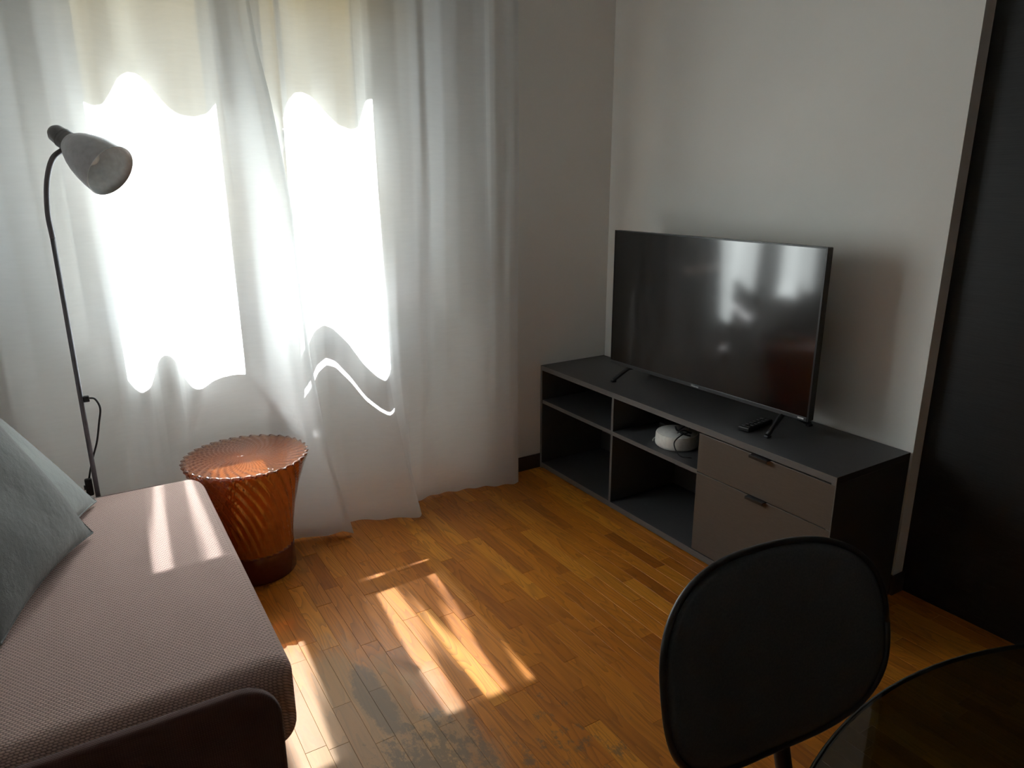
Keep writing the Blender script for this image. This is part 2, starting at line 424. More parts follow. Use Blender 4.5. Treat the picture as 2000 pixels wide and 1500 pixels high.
# ------------------------------------------------------------------ room shell
XR = 0.052      # plane of the black door
WY = -1.5355    # where the white TV wall ends
XL, YB, ZC = -2.95, -5.2, 2.70
prism([([(0, 0.0), (0.40, 0.0), (0.40, WY), (0, WY)], 0, ZC)], 'wall_right', M['wall'])
struct(bpy.data.objects['wall_right'], 'plain white wall behind the television', 'wall')
wb = prism([
    ([(-0.80, 0), (0.40, 0), (0.40, 0.36), (-0.88, 0.36), (-0.88, 0.10)], 0.80, ZC),
    ([(-0.68, 0), (0.40, 0), (0.40, 0.36), (-0.79, 0.36), (-0.79, 0.30)], 0, 0.80),
    ([(-2.21, 0), (-2.133, 0.10), (-2.133, 0.36), (XL - 0.3, 0.36), (XL - 0.3, 0)], 0.80, ZC),
    ([(-2.36, 0), (-2.25, 0.30), (-2.25, 0.36), (XL - 0.3, 0.36), (XL - 0.3, 0)], 0, 0.80),
    ([(-2.25, 0.30), (-0.79, 0.30), (-0.79, 0.36), (-2.25, 0.36)], 0, 0.80),
    ([(-2.30, 0), (-0.78, 0), (-0.78, 0.36), (-2.30, 0.36)], 2.46, ZC)], 'wall_back', M['wall'])
struct(wb, 'white wall with the window, mostly behind the curtains', 'wall')
struct(box('wall_left', XL - 0.3, XL, YB, 0.0, 0, ZC, M['wall']), 'white wall behind the sofa', 'wall')
struct(box('wall_rear', XL - 0.3, 0.5, YB - 0.3, YB, 0, ZC, M['wall']), 'white wall at the far end of the room', 'wall')
struct(box('ceiling', XL - 0.3, 0.5, YB - 0.3, 0.36, ZC, ZC + 0.2, M['ceiling']), 'white room ceiling', 'ceiling')
d1 = box('door_1', XR, XR + 0.30, YB, WY + 0.0, 0.0, ZC, M['black_door'])
struct(d1, 'tall black wood-grain panel beside the end of the white wall', 'door')
# baseboards
struct(box('baseboard_back', -0.68, -0.002, -0.012, -0.0005, 0, 0.068, M['baseboard'], bev=0.002), 'dark brown baseboard under the curtained wall', 'baseboard')
struct(box('baseboard_right', -0.012, -0.0005, WY, -0.013, 0, 0.068, M['baseboard'], bev=0.002), 'dark brown baseboard behind the bench', 'baseboard')
struct(box('baseboard_end', -0.0125, XR - 0.001, WY - 0.012, WY - 0.0005, 0, 0.068, M['baseboard'], bev=0.002), 'short dark baseboard at the end of the white wall', 'baseboard')
# subfloor + planks
fl = box('floor', XL - 0.3, 0.5, YB - 0.3, 0.36, -0.10, -0.009, M['underfloor'])
struct(fl, 'worn honey-brown oak parquet floor', 'floor')
PW = 0.052; GAP = 0.00025
planks = []
ncol = int(math.ceil((0.40 - XL) / PW))
for i in range(ncol):
    x0 = XL + i * PW; x1 = min(x0 + PW, 0.5)
    y = 0.33 - random.random() * 0.1 if x0 < -0.66 else -0.0
    y = 0.30 if x0 < -0.66 and x0 > -2.3 else 0.0
    first = True
    while y > YB:
        ln = random.uniform(0.26, 0.50) if not first else random.uniform(0.1, 0.45)
        first = False
        planks.append((x0, x1, max(YB, y - ln), y)); y -= ln
def view_size(p):
    c = Vector(((p[0] + p[1]) / 2, (p[2] + p[3]) / 2, 0)); d = c - CAM
    z = d.dot(fw)
    if z < 0.3: return 0
    px = 1000 + FPX * d.dot(rt) / z; py = 750 - FPX * d.dot(up) / z
    ok = 380 < px < 2150 and 880 < py < 1640
    if c.x > 0.06 or (c.x > -0.37 and c.y > WY): ok = False
    return (p[1] - p[0]) * (p[3] - p[2]) / z ** 2 if ok else 0
planks.sort(key=view_size, reverse=True)
shown = [p for p in planks if view_size(p) > 0][:300]
rest = planks[len(shown):]
def plank_bm(bm, p, z=0.0):
    x0, x1, y0, y1 = p; g = GAP; c = 0.0004
    rings = [(g, -0.0089), (g, z - c), (g + c, z)]
    prev = None; lv = []
    for gg, zz in rings:
        lv.append([bm.verts.new((x, y, zz)) for x, y in ((x0 + gg, y0 + gg), (x1 - gg, y0 + gg), (x1 - gg, y1 - gg), (x0 + gg, y1 - gg))])
    for a, b in zip(lv, lv[1:]):
        for k in range(4): bm.faces.new((a[k], a[(k + 1) % 4], b[(k + 1) % 4], b[k]))
    bm.faces.new(lv[-1])
for p in shown:
    bm = bmesh.new(); plank_bm(bm, p, random.uniform(-0.0003, 0.0003)); bm_obj('plank', bm, M['floor'], fl)
bm = bmesh.new()
for p in rest: plank_bm(bm, p)
bm_obj('plank_field', bm, M['floor'], fl, kind='stuff')

# outside: street and a beige house opposite
struct(box('street_ground', -16, 14, 0.5, 30, -7.2, -7.0, M['street']), 'grey street outside the window', 'street')
bl = thing('house', 'plain beige house facade across the street, seen faintly through the curtains', 'building', (-1.5, 12, -7))
box('wall', -13.5, 10.5, 10.0, 15.0, -7.0, 4.6, M['facade'], bl)
box('cornice', -13.7, 10.7, 9.75, 15.2, 4.6, 4.9, M['shutter'], bl)
for wx in (-9.5, -6.3, 3.2, 6.4):
    for wz in (-5.4, -2.2, 1.0):
        wn = box('window', wx, wx + 1.1, 9.94, 10.05, wz, wz + 1.7, M['window_wood'], bl)
        box('shutter', wx + 0.08, wx + 1.02, 9.90, 9.95, wz + 0.08, wz + 1.62, M['shutter'], wn)

# ------------------------------------------------------------------ window
wn = bpy.data.objects.new('window_1', None); COL.objects.link(wn); wn.location = (-1.5, 0.1, 0.8)
struct(wn, 'two-leaf casement window behind the curtains', 'window'); bpy.context.view_layer.update()
YW0, YW1 = 0.080, 0.116
W = M['window_wood']
box('window_sill', -2.20, -0.83, 0.080, 0.40, 0.795, 0.832, W, wn, 0.003)
fr = box('frame_side', -2.140, -2.072, YW0, YW1 + 0.02, 0.832, 2.46, W, wn, 0.003)
box('frame_side', -1.140, -0.875, YW0, YW1 + 0.02, 0.832, 2.46, W, wn, 0.003)
box('frame_head', -2.085, -1.125, YW0, YW1 + 0.02, 2.42, 2.46, W, wn, 0.003)
def casement(x0, x1, sl, sr, zb0, zb1, hinge_x=None, ang=0.0, low=None):
    rot = None
    if ang: rot = Matrix.Translation((hinge_x, 0.1, 0)) @ Matrix.Rotation(ang, 4, 'Z') @ Matrix.Translation((-hinge_x, -0.1, 0))
    c = box('casement', x0, x0 + sl, 0.09, 0.11, 0.834, 2.418, W, wn, 0.002, rot=rot)
    box('stile', x1 - sr, x1, 0.09, 0.11, 0.834, 2.418, W, c, 0.002, rot=rot)
    box('bottom_rail', x0 + sl, x1 - sr, 0.095, 0.105, zb0, zb1, W, c, 0.001, rot=rot)
    box('top_rail', x0 + sl, x1 - sr, 0.09, 0.11, 2.35, 2.418, W, c, 0.002, rot=rot)
    box('pane', x0 + sl, x1 - sr, 0.099, 0.101, zb1, 2.35, M['pane'], c, rot=rot)
    return c
casement(-2.083, -1.580, 0.033, 0.110, 0.830, 1.003)
cr = casement(-1.625, -1.127, 0.133, 0.035, 0.868, 0.990, -1.127, 0.06)
# lever handle on the opening leaf
hd = tube('handle', spline([(-1.525, 0.045, 1.405), (-1.490, 0.030, 1.420), (-1.464, 0.022, 1.455), (-1.446, 0.02, 1.50)], 18), [0.017] * 6 + [0.0165] * 7 + [0.0180] * 6, M['brass'], cr)
lathe('handle_rose', [(0, 0.018), (0.03, 0.018)], (-1.525, 0.075, 1.405), (0, -1, 0), M['brass'], hd)
rb = box('sky_blocker', -2.128, -0.882, 0.146, 0.148, 1.972, 2.44, M['blocker'], wn)  # blind added to cut sky light above; its edge ends the sun patch
box('blocker_bar', -2.128, -0.882, 0.141, 0.153, 1.970, 1.986, M['blocker'], rb, 0.003)

# ------------------------------------------------------------------ curtains
def prof(pts):
    a = np.array(sorted(pts)); return a[:, 0], a[:, 1]
def sm(y, k=3):
    ker = np.exp(-np.linspace(-2, 2, 2 * k + 1) ** 2); ker /= ker.sum()
    return np.convolve(np.pad(y, k, mode='edge'), ker, 'valid')
def curtain_surface(us, zs, levels, dx):
    zl = np.array([l[0] for l in levels]); Y = []
    for z, pts in levels:
        a, b = prof(pts); Y.append(sm(np.interp(us, a, b), 4))
    Y = np.array(Y); V = np.zeros((len(zs), len(us), 3))
    for i, z in enumerate(zs):
        j = np.clip(np.searchsorted(zl, z) - 1, 0, len(zl) - 2)
        t = np.clip((z - zl[j]) / (zl[j + 1] - zl[j]), 0, 1); t = t * t * (3 - 2 * t)
        V[i, :, 1] = Y[j] * (1 - t) + Y[j + 1] * t
        V[i, :, 0] = us + dx(us, z); V[i, :, 2] = z
    return V
def grid_faces(nz, nu):
    return [[i * nu + k, i * nu + k + 1, (i + 1) * nu + k + 1, (i + 1) * nu + k] for i in range(nz - 1) for k in range(nu - 1)]
def curtain(name, label, us, levels, dx, hem_z, side_u, parent_loc):
    t = thing(name, label, 'curtain', parent_loc)
    zs = np.concatenate([np.linspace(0, 0.3, 22)[:-1], np.linspace(0.3, 2.60, 70)])
    V = curtain_surface(us, zs, levels, dx)
    V[:, :, 2] += hem_z(us)[None, :] * np.clip(1 - zs / 0.5, 0, 1)[:, None]
    # the cloth is pushed back where the stool stands against it
    tt = np.clip(V[:, :, 2] / 0.434, 0, 1)
    R = 0.128 + 0.075 * tt ** 2.1 + 0.016
    R = R * np.clip(1 - (V[:, :, 2] - 0.46) / 0.35, 0, 1) ** 0.7
    ddx = np.abs(V[:, :, 0] + 1.752)
    lim = -0.245 + np.sqrt(np.clip(R * R - ddx * ddx, 0, None))
    e = 0.02; a, b = V[:, :, 1], np.where(ddx < R, lim, -9.0)
    V[:, :, 1] = np.where(b > -1, np.log(np.exp(a / e) + np.exp(np.clip(b, -1, 1) / e)) * e, a)
    nz, nu = V.shape[:2]
    c = obj('cloth', V.reshape(-1, 3), grid_faces(nz, nu), M['curtain'], t, True)
    def shell(sub, nm):
        s = sub.copy(); s[:, :, 1] -= 0.0022
        a, b = s.shape[:2]; obj(nm, s.reshape(-1, 3), grid_faces(a, b), M['curtain'], t, True)
    kz = int(np.searchsorted(zs, 0.032))
    shell(V[:kz + 1], 'bottom_hem')
    ks = int(np.searchsorted(us, side_u[0])), int(np.searchsorted(us, side_u[1]))
    shell(V[:, ks[0]:ks[1] + 1], 'side_hem')
    return t

Lmid = [(-2.80, -.13), (-2.70, -.17), (-2.60, -.10), (-2.48, -.17), (-2.38, -.11), (-2.30, -.15), (-2.22, -.17), (-2.15, -.12), (-2.10, -.13),
        (-2.062, -.151), (-2.044, -.157), (-2.017, -.154), (-1.991, -.127), (-1.962, -.093), (-1.932, -.080), (-1.905, -.085), (-1.883, -.106), (-1.863, -.133),
        (-1.841, -.156), (-1.817, -.169), (-1.775, -.173), (-1.735, -.164), (-1.709, -.144), (-1.685, -.132), (-1.66, -.15), (-1.625, -.185), (-1.59, -.21), (-1.56, -.20), (-1.545, -.185)]
Llow = [(-2.80, -.11), (-2.70, -.16), (-2.60, -.11), (-2.48, -.15), (-2.38, -.12), (-2.30, -.15), (-2.20, -.15), (-2.12, -.10), (-2.09, -.09),
        (-2.067, -.105), (-2.048, -.13), (-2.029, -.142), (-2.0, -.133), (-1.981, -.107), (-1.965, -.082), (-1.946, -.069), (-1.928, -.070), (-1.908, -.086), (-1.901, -.115),
        (-1.879, -.144), (-1.844, -.160), (-1.81, -.153), (-1.76, -.152), (-1.704, -.142), (-1.66, -.16), (-1.61, -.215), (-1.575, -.22), (-1.545, -.20)]
Lflo = [(-2.80, -.12), (-2.68, -.17), (-2.55, -.11), (-2.42, -.16), (-2.30, -.12), (-2.20, -.16), (-2.10, -.11), (-2.02, -.16), (-1.94, -.10), (-1.86, -.16), (-1.78, -.12),
        (-1.70, -.11), (-1.65, -.125), (-1.60, -.15), (-1.57, -.175), (-1.545, -.20)]
Ltop = [(x, -.135 + (y + .135) * .8) for x, y in Lmid]
ez = np.array([0, .367, .724, 1.253, 1.493, 1.58, 1.717, 1.859, 2.6]); ex = np.array([-1.381, -1.454, -1.492, -1.508, -1.535, -1.545, -1.569, -1.582, -1.66]) + 1.545
def dxL(us, z):
    s = np.clip((us + 1.76) / (1.76 - 1.545), 0, 1); s = s * s * (3 - 2 * s)
    return s * np.interp(z, ez, ex)
def hemL(us): return 0.006 + 0.004 * np.sin(us * 60) + 0.012 * np.exp(-((us + 1.575) / 0.02) ** 2)
curtain('curtain', 'white sheer curtain behind the floor lamp, its slanting free edge overlapping the other', np.linspace(-2.80, -1.545, 330), [(0, Lflo), (.68, Llow), (1.57, Lmid), (2.6, Ltop)], dxL, hemL, (-1.562, -1.545), (-2.1, -0.14, 0))

Rmid = [(-1.63, -.11), (-1.59, -.14), (-1.55, -.135), (-1.52, -.165), (-1.507, -.170), (-1.479, -.13), (-1.444, -.106), (-1.418, -.103), (-1.388, -.114), (-1.353, -.156), (-1.328, -.18), (-1.288, -.191),
        (-1.258, -.184), (-1.223, -.14), (-1.198, -.114), (-1.173, -.11), (-1.14, -.125), (-1.09, -.145), (-1.04, -.14), (-1.0, -.125), (-.98, -.137), (-.95, -.128), (-.90, -.115),
        (-.84, -.12), (-.78, -.145), (-.74, -.15), (-.705, -.125), (-.675, -.115), (-.65, -.14), (-.62, -.13), (-.60, -.13), (-.585, -.14)]
Rlow = [(-1.63, -.12), (-1.58, -.14), (-1.52, -.13), (-1.467, -.094), (-1.43, -.06), (-1.39, -.044), (-1.358, -.053), (-1.316, -.093), (-1.28, -.146), (-1.243, -.178), (-1.218, -.189), (-1.195, -.173),
        (-1.165, -.14), (-1.12, -.11), (-1.07, -.105), (-1.02, -.10), (-1.0, -.11), (-.96, -.095), (-.90, -.085), (-.84, -.09), (-.78, -.115), (-.73, -.13), (-.69, -.115), (-.65, -.12), (-.62, -.11), (-.585, -.12)]
Rflo = [(-1.63, -.06), (-1.50, -.07), (-1.40, -.075), (-1.353, -.085), (-1.30, -.105), (-1.25, -.145), (-1.21, -.185), (-1.185, -.198), (-1.165, -.18), (-1.13, -.10), (-1.09, -.06), (-1.02, -.045),
        (-.95, -.035), (-.88, -.04), (-.80, -.06), (-.72, -.085), (-.65, -.105), (-.61, -.118), (-.585, -.114)]
Rtop = [(x, -.135 + (y + .135) * .8) for x, y in Rmid]
def dxR(us, z):
    return 0.085 * np.exp(-((us + 1.185) / 0.09) ** 2) * max(0.0, 1 - z / 0.85) ** 2 + 0.012 * np.clip((us + 1.0) / 0.4, 0, 1) * max(0, 1 - z / 2)
def hemR(us): return 0.005 + 0.003 * np.sin(us * 75) + 0.002 * np.sin(us * 31)
curtain('curtain', 'white sheer curtain nearest the television, hanging straight to the floor', np.linspace(-1.63, -.585, 300), [(0, Rflo), (.68, Rlow), (1.57, Rmid), (2.6, Rtop)], dxR, hemR, (-.599, -.585), (-1.1, -0.12, 0))
cr_ = thing('curtain_rail', 'slim white rail carrying both curtains under the ceiling', 'rail', (-1.7, -0.135, 2.6))
box('track', -2.86, -0.52, -0.15, -0.12, 2.605, 2.63, M['white_plastic'], cr_, 0.003)
for bx in (-2.6, -1.7, -0.8): box('bracket', bx - 0.02, bx + 0.02, -0.145, -0.0005, 2.63, 2.64, M['white_plastic'], cr_)

# ------------------------------------------------------------------ tv bench
bn = thing('tv_bench', 'long anthracite television bench with open shelves and two taupe drawers', 'tv bench', (-0.20, -0.775, 0))
XB, XF = -0.016, -0.386
Y0, Y1 = -0.013, -1.537
H = 0.506; TT = 0.022
Dv1, Dv2 = -0.534, -1.012
B_, BE = M['bench'], M['bench_edge']
def panel(name, x0, x1, y0, y1, z0, z1, front=True, parent=bn):
    """board with a lighter edging strip on the side towards the room"""
    o = box(name, x0 + (0.001 if front else 0), x1, y0, y1, z0, z1, B_, parent, 0.0008)
    if front: box('edging', x0, x0 + 0.0012, y0, y1, z0, z1, BE, o)
    return o
panel('top', XF, XB, Y1, Y0, H - TT, H)
panel('side_panel', XF, XB, Y0 - 0.014, Y0, 0, H - TT)
panel('side_panel', XF + 0.0005, XB, Y1, Y1 + 0.016, 0, H - TT)
panel('divider', XF + 0.001, XB - 0.008, Dv1 - 0.006, Dv1 + 0.006, 0.03, H - TT)
panel('divider', XF + 0.022, XB - 0.008, Dv2 - 0.006, Dv2 + 0.006, 0.03, H - TT, front=False)
panel('bottom', XF + 0.0005, XB, Y1 + 0.016, Y0 - 0.014, 0.006, 0.03)
panel('shelf', XF + 0.003, XB - 0.008, Dv1 + 0.006, Y0 - 0.014, 0.325, 0.342)
panel('shelf', XF + 0.001, XB - 0.008, Dv2 + 0.006, Dv1 - 0.006, 0.325, 0.342)
box('back_panel', XB - 0.008, XB - 0.002, Y1 + 0.016, Y0 - 0.014, 0.03, H - TT, B_, bn)
for z0, z1 in ((0.3375, 0.479), (0.034, 0.3345)):
    dr = box('drawer', XF + 0.0, XF + 0.018, Y1 + 0.003, Dv2 + 0.006, z0, z1, M['drawer'], bn, 0.0012)
    box('drawer_box', XF + 0.018, XB - 0.03, Y1 + 0.03, Dv2 - 0.02, z0 + 0.015, z1 - 0.03, B_, dr)
    hp = box('pull', XF - 0.016, XF + 0.010, -1.306, -1.236, z1 - 0.0005, z1 + 0.0015, M['pull'], dr, 0.0004)
    box('pull_lip', XF - 0.018, XF - 0.0155, -1.306, -1.236, z1 - 0.008, z1 + 0.0015, M['pull'], dr, 0.0004)

# ------------------------------------------------------------------ television
tv = thing('television', 'black flat-screen television standing on the bench', 'television', (-0.22, -0.81, H))
TB = Vector((-0.234, -0.329, 0.568)); ta = 0.0384
td = Vector((math.sin(ta), -math.cos(ta), 0)); tn = Vector((-math.cos(ta), -math.sin(ta), 0))   # along / towards the room
Rtv = Matrix((td, -tn, Vector((0, 0, 1)))).transposed().to_4x4(); Rtv.translation = TB
TW, TH = 0.963, 0.560
def tvbox(name, x0, x1, y0, y1, z0, z1, mat, parent, bev=0.0):
    return box(name, x0, x1, y0, y1, z0, z1, mat, parent, bev, rot=Rtv)
cab = tvbox('cabinet', 0, TW, 0.002, 0.030, 0, TH, M['tv_body'], tv, 0.003)
tvbox('back_housing', 0.10, TW - 0.10, 0.030, 0.075, 0.02, 0.34, M['tv_body'], cab, 0.012)
tvbox('screen', 0.004, TW - 0.006, 0.0005, 0.0035, 0.013, TH - 0.004, M['screen'], tv)
tvbox('bezel', 0.0, TW, -0.0006, 0.004, TH - 0.003, TH + 0.0006, M['tv_body'], cab)
tvbox('bezel', TW - 0.006, TW, -0.0006, 0.004, 0, TH, M['tv_body'], cab)
tvbox('bezel', 0.0, 0.004, -0.0006, 0.004, 0, TH, M['tv_body'], cab)
chin = tvbox('chin', 0.0, TW - 0.006, -0.002, 0.004, -0.0005, 0.013, M['tv_trim'], tv, 0.001)
def text(name, body, size, loc, parent, mat, rot):
    cu = bpy.data.curves.new(name, 'FONT'); cu.body = body; cu.size = size; cu.extrude = 0.0002; cu.align_x = 'CENTER'; cu.align_y = 'CENTER'
    cu.materials.append(mat)
    tmp = bpy.data.objects.new(name, cu); COL.objects.link(tmp)
    me = bpy.data.meshes.new_from_object(tmp.evaluated_get(bpy.context.evaluated_depsgraph_get()))
    bpy.data.objects.remove(tmp, do_unlink=True)
    o = bpy.data.objects.new(name, me); COL.objects.link(o)
    o.parent = parent; bpy.context.view_layer.update(); o.matrix_parent_inverse = parent.matrix_world.inverted()
    o.matrix_basis = rot; return o
Rtx = Matrix((td, Vector((0, 0, 1)), tn)).transposed().to_4x4()
Rtx.translation = TB + td * 0.480 + tn * 0.0024 + Vector((0, 0, 0.0065))
text('logo_text', 'Hisense', 0.0115, None, chin, M['logo'], Rtx)
tvbox('spec_sticker', 0.925, 0.947, -0.0028, -0.002, 0.0045, 0.0095, M['logo'], chin)
for s, a0 in ((0.115, 0.03), (0.862, -0.02)):
    apex = TB + td * s - tn * 0.018 + Vector((0, 0, 0.0005))
    f0 = Vector((-0.285, apex.y + a0, H + 0.0094)); f1 = Vector((-0.070, apex.y + a0, H + 0.0094))
    V, F = tube_data(spline([f0, (f0 * 0.25 + apex * 0.75) + Vector((0, 0, 0.004)), apex + Vector((0, 0, -0.004)), (f1 * 0.25 + apex * 0.75) + Vector((0, 0, 0.004)), f1], 24), 0.0085, 8)
    ft = obj('foot', V, F, M['black_plastic'], tv, True)
    for q in (f0, f1): box('foot_pad', q.x - 0.010, q.x + 0.010, q.y - 0.008, q.y + 0.008, H + 0.0003, H + 0.008, M['black_plastic'], ft, 0.002)

# remote control beside the foot
rc = thing('remote_control', 'slim black remote control lying by the television foot', 'remote', (-0.25, -1.08, H))
Rr = Matrix.Translation((-0.232, -1.115, H)) @ Matrix.Rotation(math.radians(8), 4, 'Z')
box('body', -0.075, 0.075, -0.021, 0.021, 0.0003, 0.016, M['black_plastic'], rc, 0.004, rot=Rr)
for bi in range(6):
    for bj in (-1, 1): box('button', -0.062 + bi * 0.022, -0.049 + bi * 0.022, bj * 0.009 - 0.005, bj * 0.009 + 0.005, 0.0155, 0.0178, M['tv_trim'], rc, 0.0006, rot=Rr)

# ------------------------------------------------------------------ on the bench shelf
hb = thing('smart_hub', 'round white puck-shaped hub on the middle shelf of the bench', 'hub', (-0.275, -0.79, 0.342))
hc = (-0.268, -0.785, 0.342)
lathe('body', [(0.0003, 0.078), (0.004, 0.082), (0.010, 0.084), (0.046, 0.082), (0.052, 0.079), (0.053, 0.074)], hc, (0, 0, 1), M['white_plastic'], hb, 56)
smooth_by_angle(hb.children[0], 30)
lathe('top_disc', [(0.0525, 0.0745), (0.0540, 0.0735)], hc, (0, 0, 1), M['white_top'], hb, 56)
lathe('base_ring', [(0.0001, 0.070), (0.0005, 0.0815)], hc, (0, 0, 1), M['black_plastic'], hb, 48)
cb = thing('cable_bundle', 'tied black cable lying on top of the white hub', 'cable', (-0.30, -0.82, 0.396))
zc = 0.342 + 0.0590
loop = [(-0.272 + 0.030 * math.cos(t) , -0.825 + 0.020 * math.sin(t), zc + 0.010 + 0.010 * math.sin(t * 2)) for t in np.linspace(0, 5.6, 12)]
tube('loop', spline(loop, 48), 0.0026, M['cable_black'], cb, 8)
tube('strand', spline([(-0.25, -0.755, zc), (-0.275, -0.79, zc + 0.002), (-0.285, -0.835, zc + 0.002), (-0.275, -0.86, zc)], 24), 0.0038, M['cable_black'], cb, 8)
tube('tail', spline([(-0.25, -0.83, zc), (-0.31, -0.845, zc + 0.004), (-0.353, -0.855, 0.385), (-0.352, -0.885, 0.347), (-0.33, -0.925, 0.346)], 40), 0.0024, M['cable_black'], cb, 8)
ad = thing('power_adapter', 'black power adapter block on the shelf left of the white hub', 'adapter', (-0.19, -0.66, 0.342))
box('block', -0.205, -0.150, -0.700, -0.615, 0.3423, 0.372, M['black_plastic'], ad, 0.004)
tube('lead', spline([(-0.18, -0.700, 0.356), (-0.17, -0.735, 0.36), (-0.12, -0.75, 0.40), (-0.08, -0.78, 0.43), (-0.06, -0.84, 0.40)], 40), 0.0024, M['cable_black'], ad, 8)
wc = tube('white_cable', spline([(-0.15, -0.72, 0.3448), (-0.22, -0.690, 0.3448), (-0.27, -0.683, 0.3448), (-0.305, -0.695, 0.3452), (-0.325, -0.712, 0.3455)], 36), 0.0023, M['cable_white'], None, 8)
tag(wc, 'thin white cable curling out beside the white hub', 'cable')
for yy, hh, lb in ((-0.600, 0.45, 'dark cable loop standing behind the black adapter'), (-0.724, 0.46, 'dark cable loop directly behind the white hub'), (-0.848, 0.44, 'dark cable loop at the back of the shelf, nearest the drawers')):
    c = tube('black_cable', spline([(-0.035, yy + 0.03, 0.345), (-0.05, yy, 0.39), (-0.075, yy - 0.02, hh), (-0.055, yy - 0.06, 0.40), (-0.04, yy - 0.09, 0.345)], 36), 0.0024, M['cable_black'], None, 8)
    tag(c, lb, 'cable', 'cables behind the hub')

# ------------------------------------------------------------------ amber stool
st = thing('stool', 'transparent amber acrylic drum stool with twisted flutes', 'stool', (-1.752, -0.245, 0))
def stool_shell():
    cx, cy = -1.752, -0.245; HS = 0.434; nf = 36; seg = nf * 10; nz = 34
    V, F, D = [], [], []
    def rad(t):   # waist profile, t 0 bottom .. 1 top
        return 0.128 - 0.006 * math.sin(t * math.pi) + 0.075 * t ** 2.1
    def pleat(ph):      # slow rise, quick drop: overlapping blades
        f = ph % 1.0
        return f / 0.8 if f < 0.8 else (1 - f) / 0.2
    def line(ph, s=1.0):  # painted shade stripe along each blade's drop
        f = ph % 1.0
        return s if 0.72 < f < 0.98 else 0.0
    rings = []
    for i in range(nz + 1):
        t = i / nz; tw = -0.95 * t ** 1.6
        ring = []
        for k in range(seg):
            th = 2 * math.pi * k / seg
            amp = 0.0015 + 0.0085 * t
            rr = rad(t) + amp * (pleat((th - tw) * nf / (2 * math.pi)) - 0.5) * 1.3
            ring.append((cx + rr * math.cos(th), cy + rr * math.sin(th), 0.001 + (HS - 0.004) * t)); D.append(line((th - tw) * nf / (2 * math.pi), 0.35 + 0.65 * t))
        rings.append(ring)
    # top face: swirling ridges that run to the centre
    nt_ = 16
    for i in range(1, nt_):
        s = 1 - i / nt_; ring = []
        for k in range(seg):
            th = 2 * math.pi * k / seg
            tw = -0.95 - 1.15 * (1 - s) ** 1.4
            rr = rad(1.0) * s
            z = HS - 0.004 + 0.0060 * (pleat((th - tw) * nf / (2 * math.pi)) - 0.5) * min(1, s * 1.3 + 0.05)
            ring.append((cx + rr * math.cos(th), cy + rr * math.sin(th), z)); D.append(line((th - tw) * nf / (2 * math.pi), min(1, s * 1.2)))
        rings.append(ring)
    for ring in rings: V += ring
    for i in range(len(rings) - 1):
        for k in range(seg): F.append([i * seg + k, i * seg + (k + 1) % seg, (i + 1) * seg + (k + 1) % seg, (i + 1) * seg + k])
    V.append((cx, cy, HS - 0.003)); c = len(V) - 1; b = (len(rings) - 1) * seg
    for k in range(seg): F.append([b + k, b + (k + 1) % seg, c])
    # inner wall (smooth), joined along the foot
    inner = []
    for i in range(nz + 1):
        t = i / nz; rr = rad(t) - 0.0095
        inner.append([(cx + rr * math.cos(2 * math.pi * k / seg), cy + rr * math.sin(2 * math.pi * k / seg), 0.001 + (HS - 0.016) * t) for k in range(seg)])
    o0 = len(V)
    for ring in inner: V += ring
    for i in range(nz):
        for k in range(seg): F.append([o0 + i * seg + (k + 1) % seg, o0 + i * seg + k, o0 + (i + 1) * seg + k, o0 + (i + 1) * seg + (k + 1) % seg])
    F.append([o0 + nz * seg + k for k in range(seg)][::-1])
    for k in range(seg): F.append([(k + 1) % seg, k, o0 + k, o0 + (k + 1) % seg])
    return V, F, D + [0.0] * (len(V) - len(D)), (cx, cy)
V, F, D, sc_ = stool_shell()
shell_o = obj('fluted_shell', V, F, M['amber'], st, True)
shell_o.data.attributes.new('groove_shade', 'FLOAT', 'POINT').data.foreach_set('value', D)
lathe('base_band', [(0.0006, 0.1195), (0.0006, 0.1290), (0.004, 0.1310), (0.095, 0.1298), (0.101, 0.1275), (0.101, 0.1195)], (sc_[0], sc_[1], 0), (0, 0, 1), M['amber_dark'], st, 96, caps=(False, False))  # darker ring around the lower quarter of the shell
lathe('base_disc', [(0.004, 0.118), (0.010, 0.118)], (sc_[0], sc_[1], 0), (0, 0, 1), M['amber_dark'], st, 64)

# ------------------------------------------------------------------ floor lamp
lp = thing('floor_lamp', 'aluminium gooseneck reading lamp standing behind the sofa', 'floor lamp', (-2.198, -0.27, 0))
lx, ly = -2.198, -0.27
lathe('base', [(0.0005, 0.100), (0.006, 0.102), (0.016, 0.098), (0.022, 0.060), (0.026, 0.014)], (lx, ly, 0), (0, 0, 1), M['lamp_pole'], lp, 48)
pole = tube('pole', [(lx, ly, 0.02), (lx, ly, 0.6), (lx + 0.002, ly, 1.185)], 0.0068, M['lamp_pole'], lp, 14)
hub = Vector((-2.143, ly, 1.455))
ax = Vector((0.577, -0.628, -0.520)).normalized()
att = hub + ax * 0.030 + Vector((-0.006, 0, -0.022))
tube('gooseneck', spline([(lx + 0.002, ly, 1.18), (lx + 0.001, ly, 1.25), (lx + 0.012, ly - 0.006, 1.33), (lx + 0.034, ly - 0.022, 1.39), tuple(att)], 40), 0.0072, M['lamp_pole'], lp, 14)
sk = lathe('socket', [(-0.020, 0.008), (-0.016, 0.017), (-0.006, 0.0235), (0.010, 0.0250), (0.030, 0.0262), (0.047, 0.0285), (0.050, 0.0290)], hub, ax, M['lamp_socket'], lp, 36)
for rr_ in (0.018, 0.027, 0.036): lathe('socket_ring', [(rr_, 0.0256), (rr_ + 0.002, 0.0276), (rr_ + 0.004, 0.0262)], hub, ax, M['lamp_socket'], sk, 36, caps=(False, False))
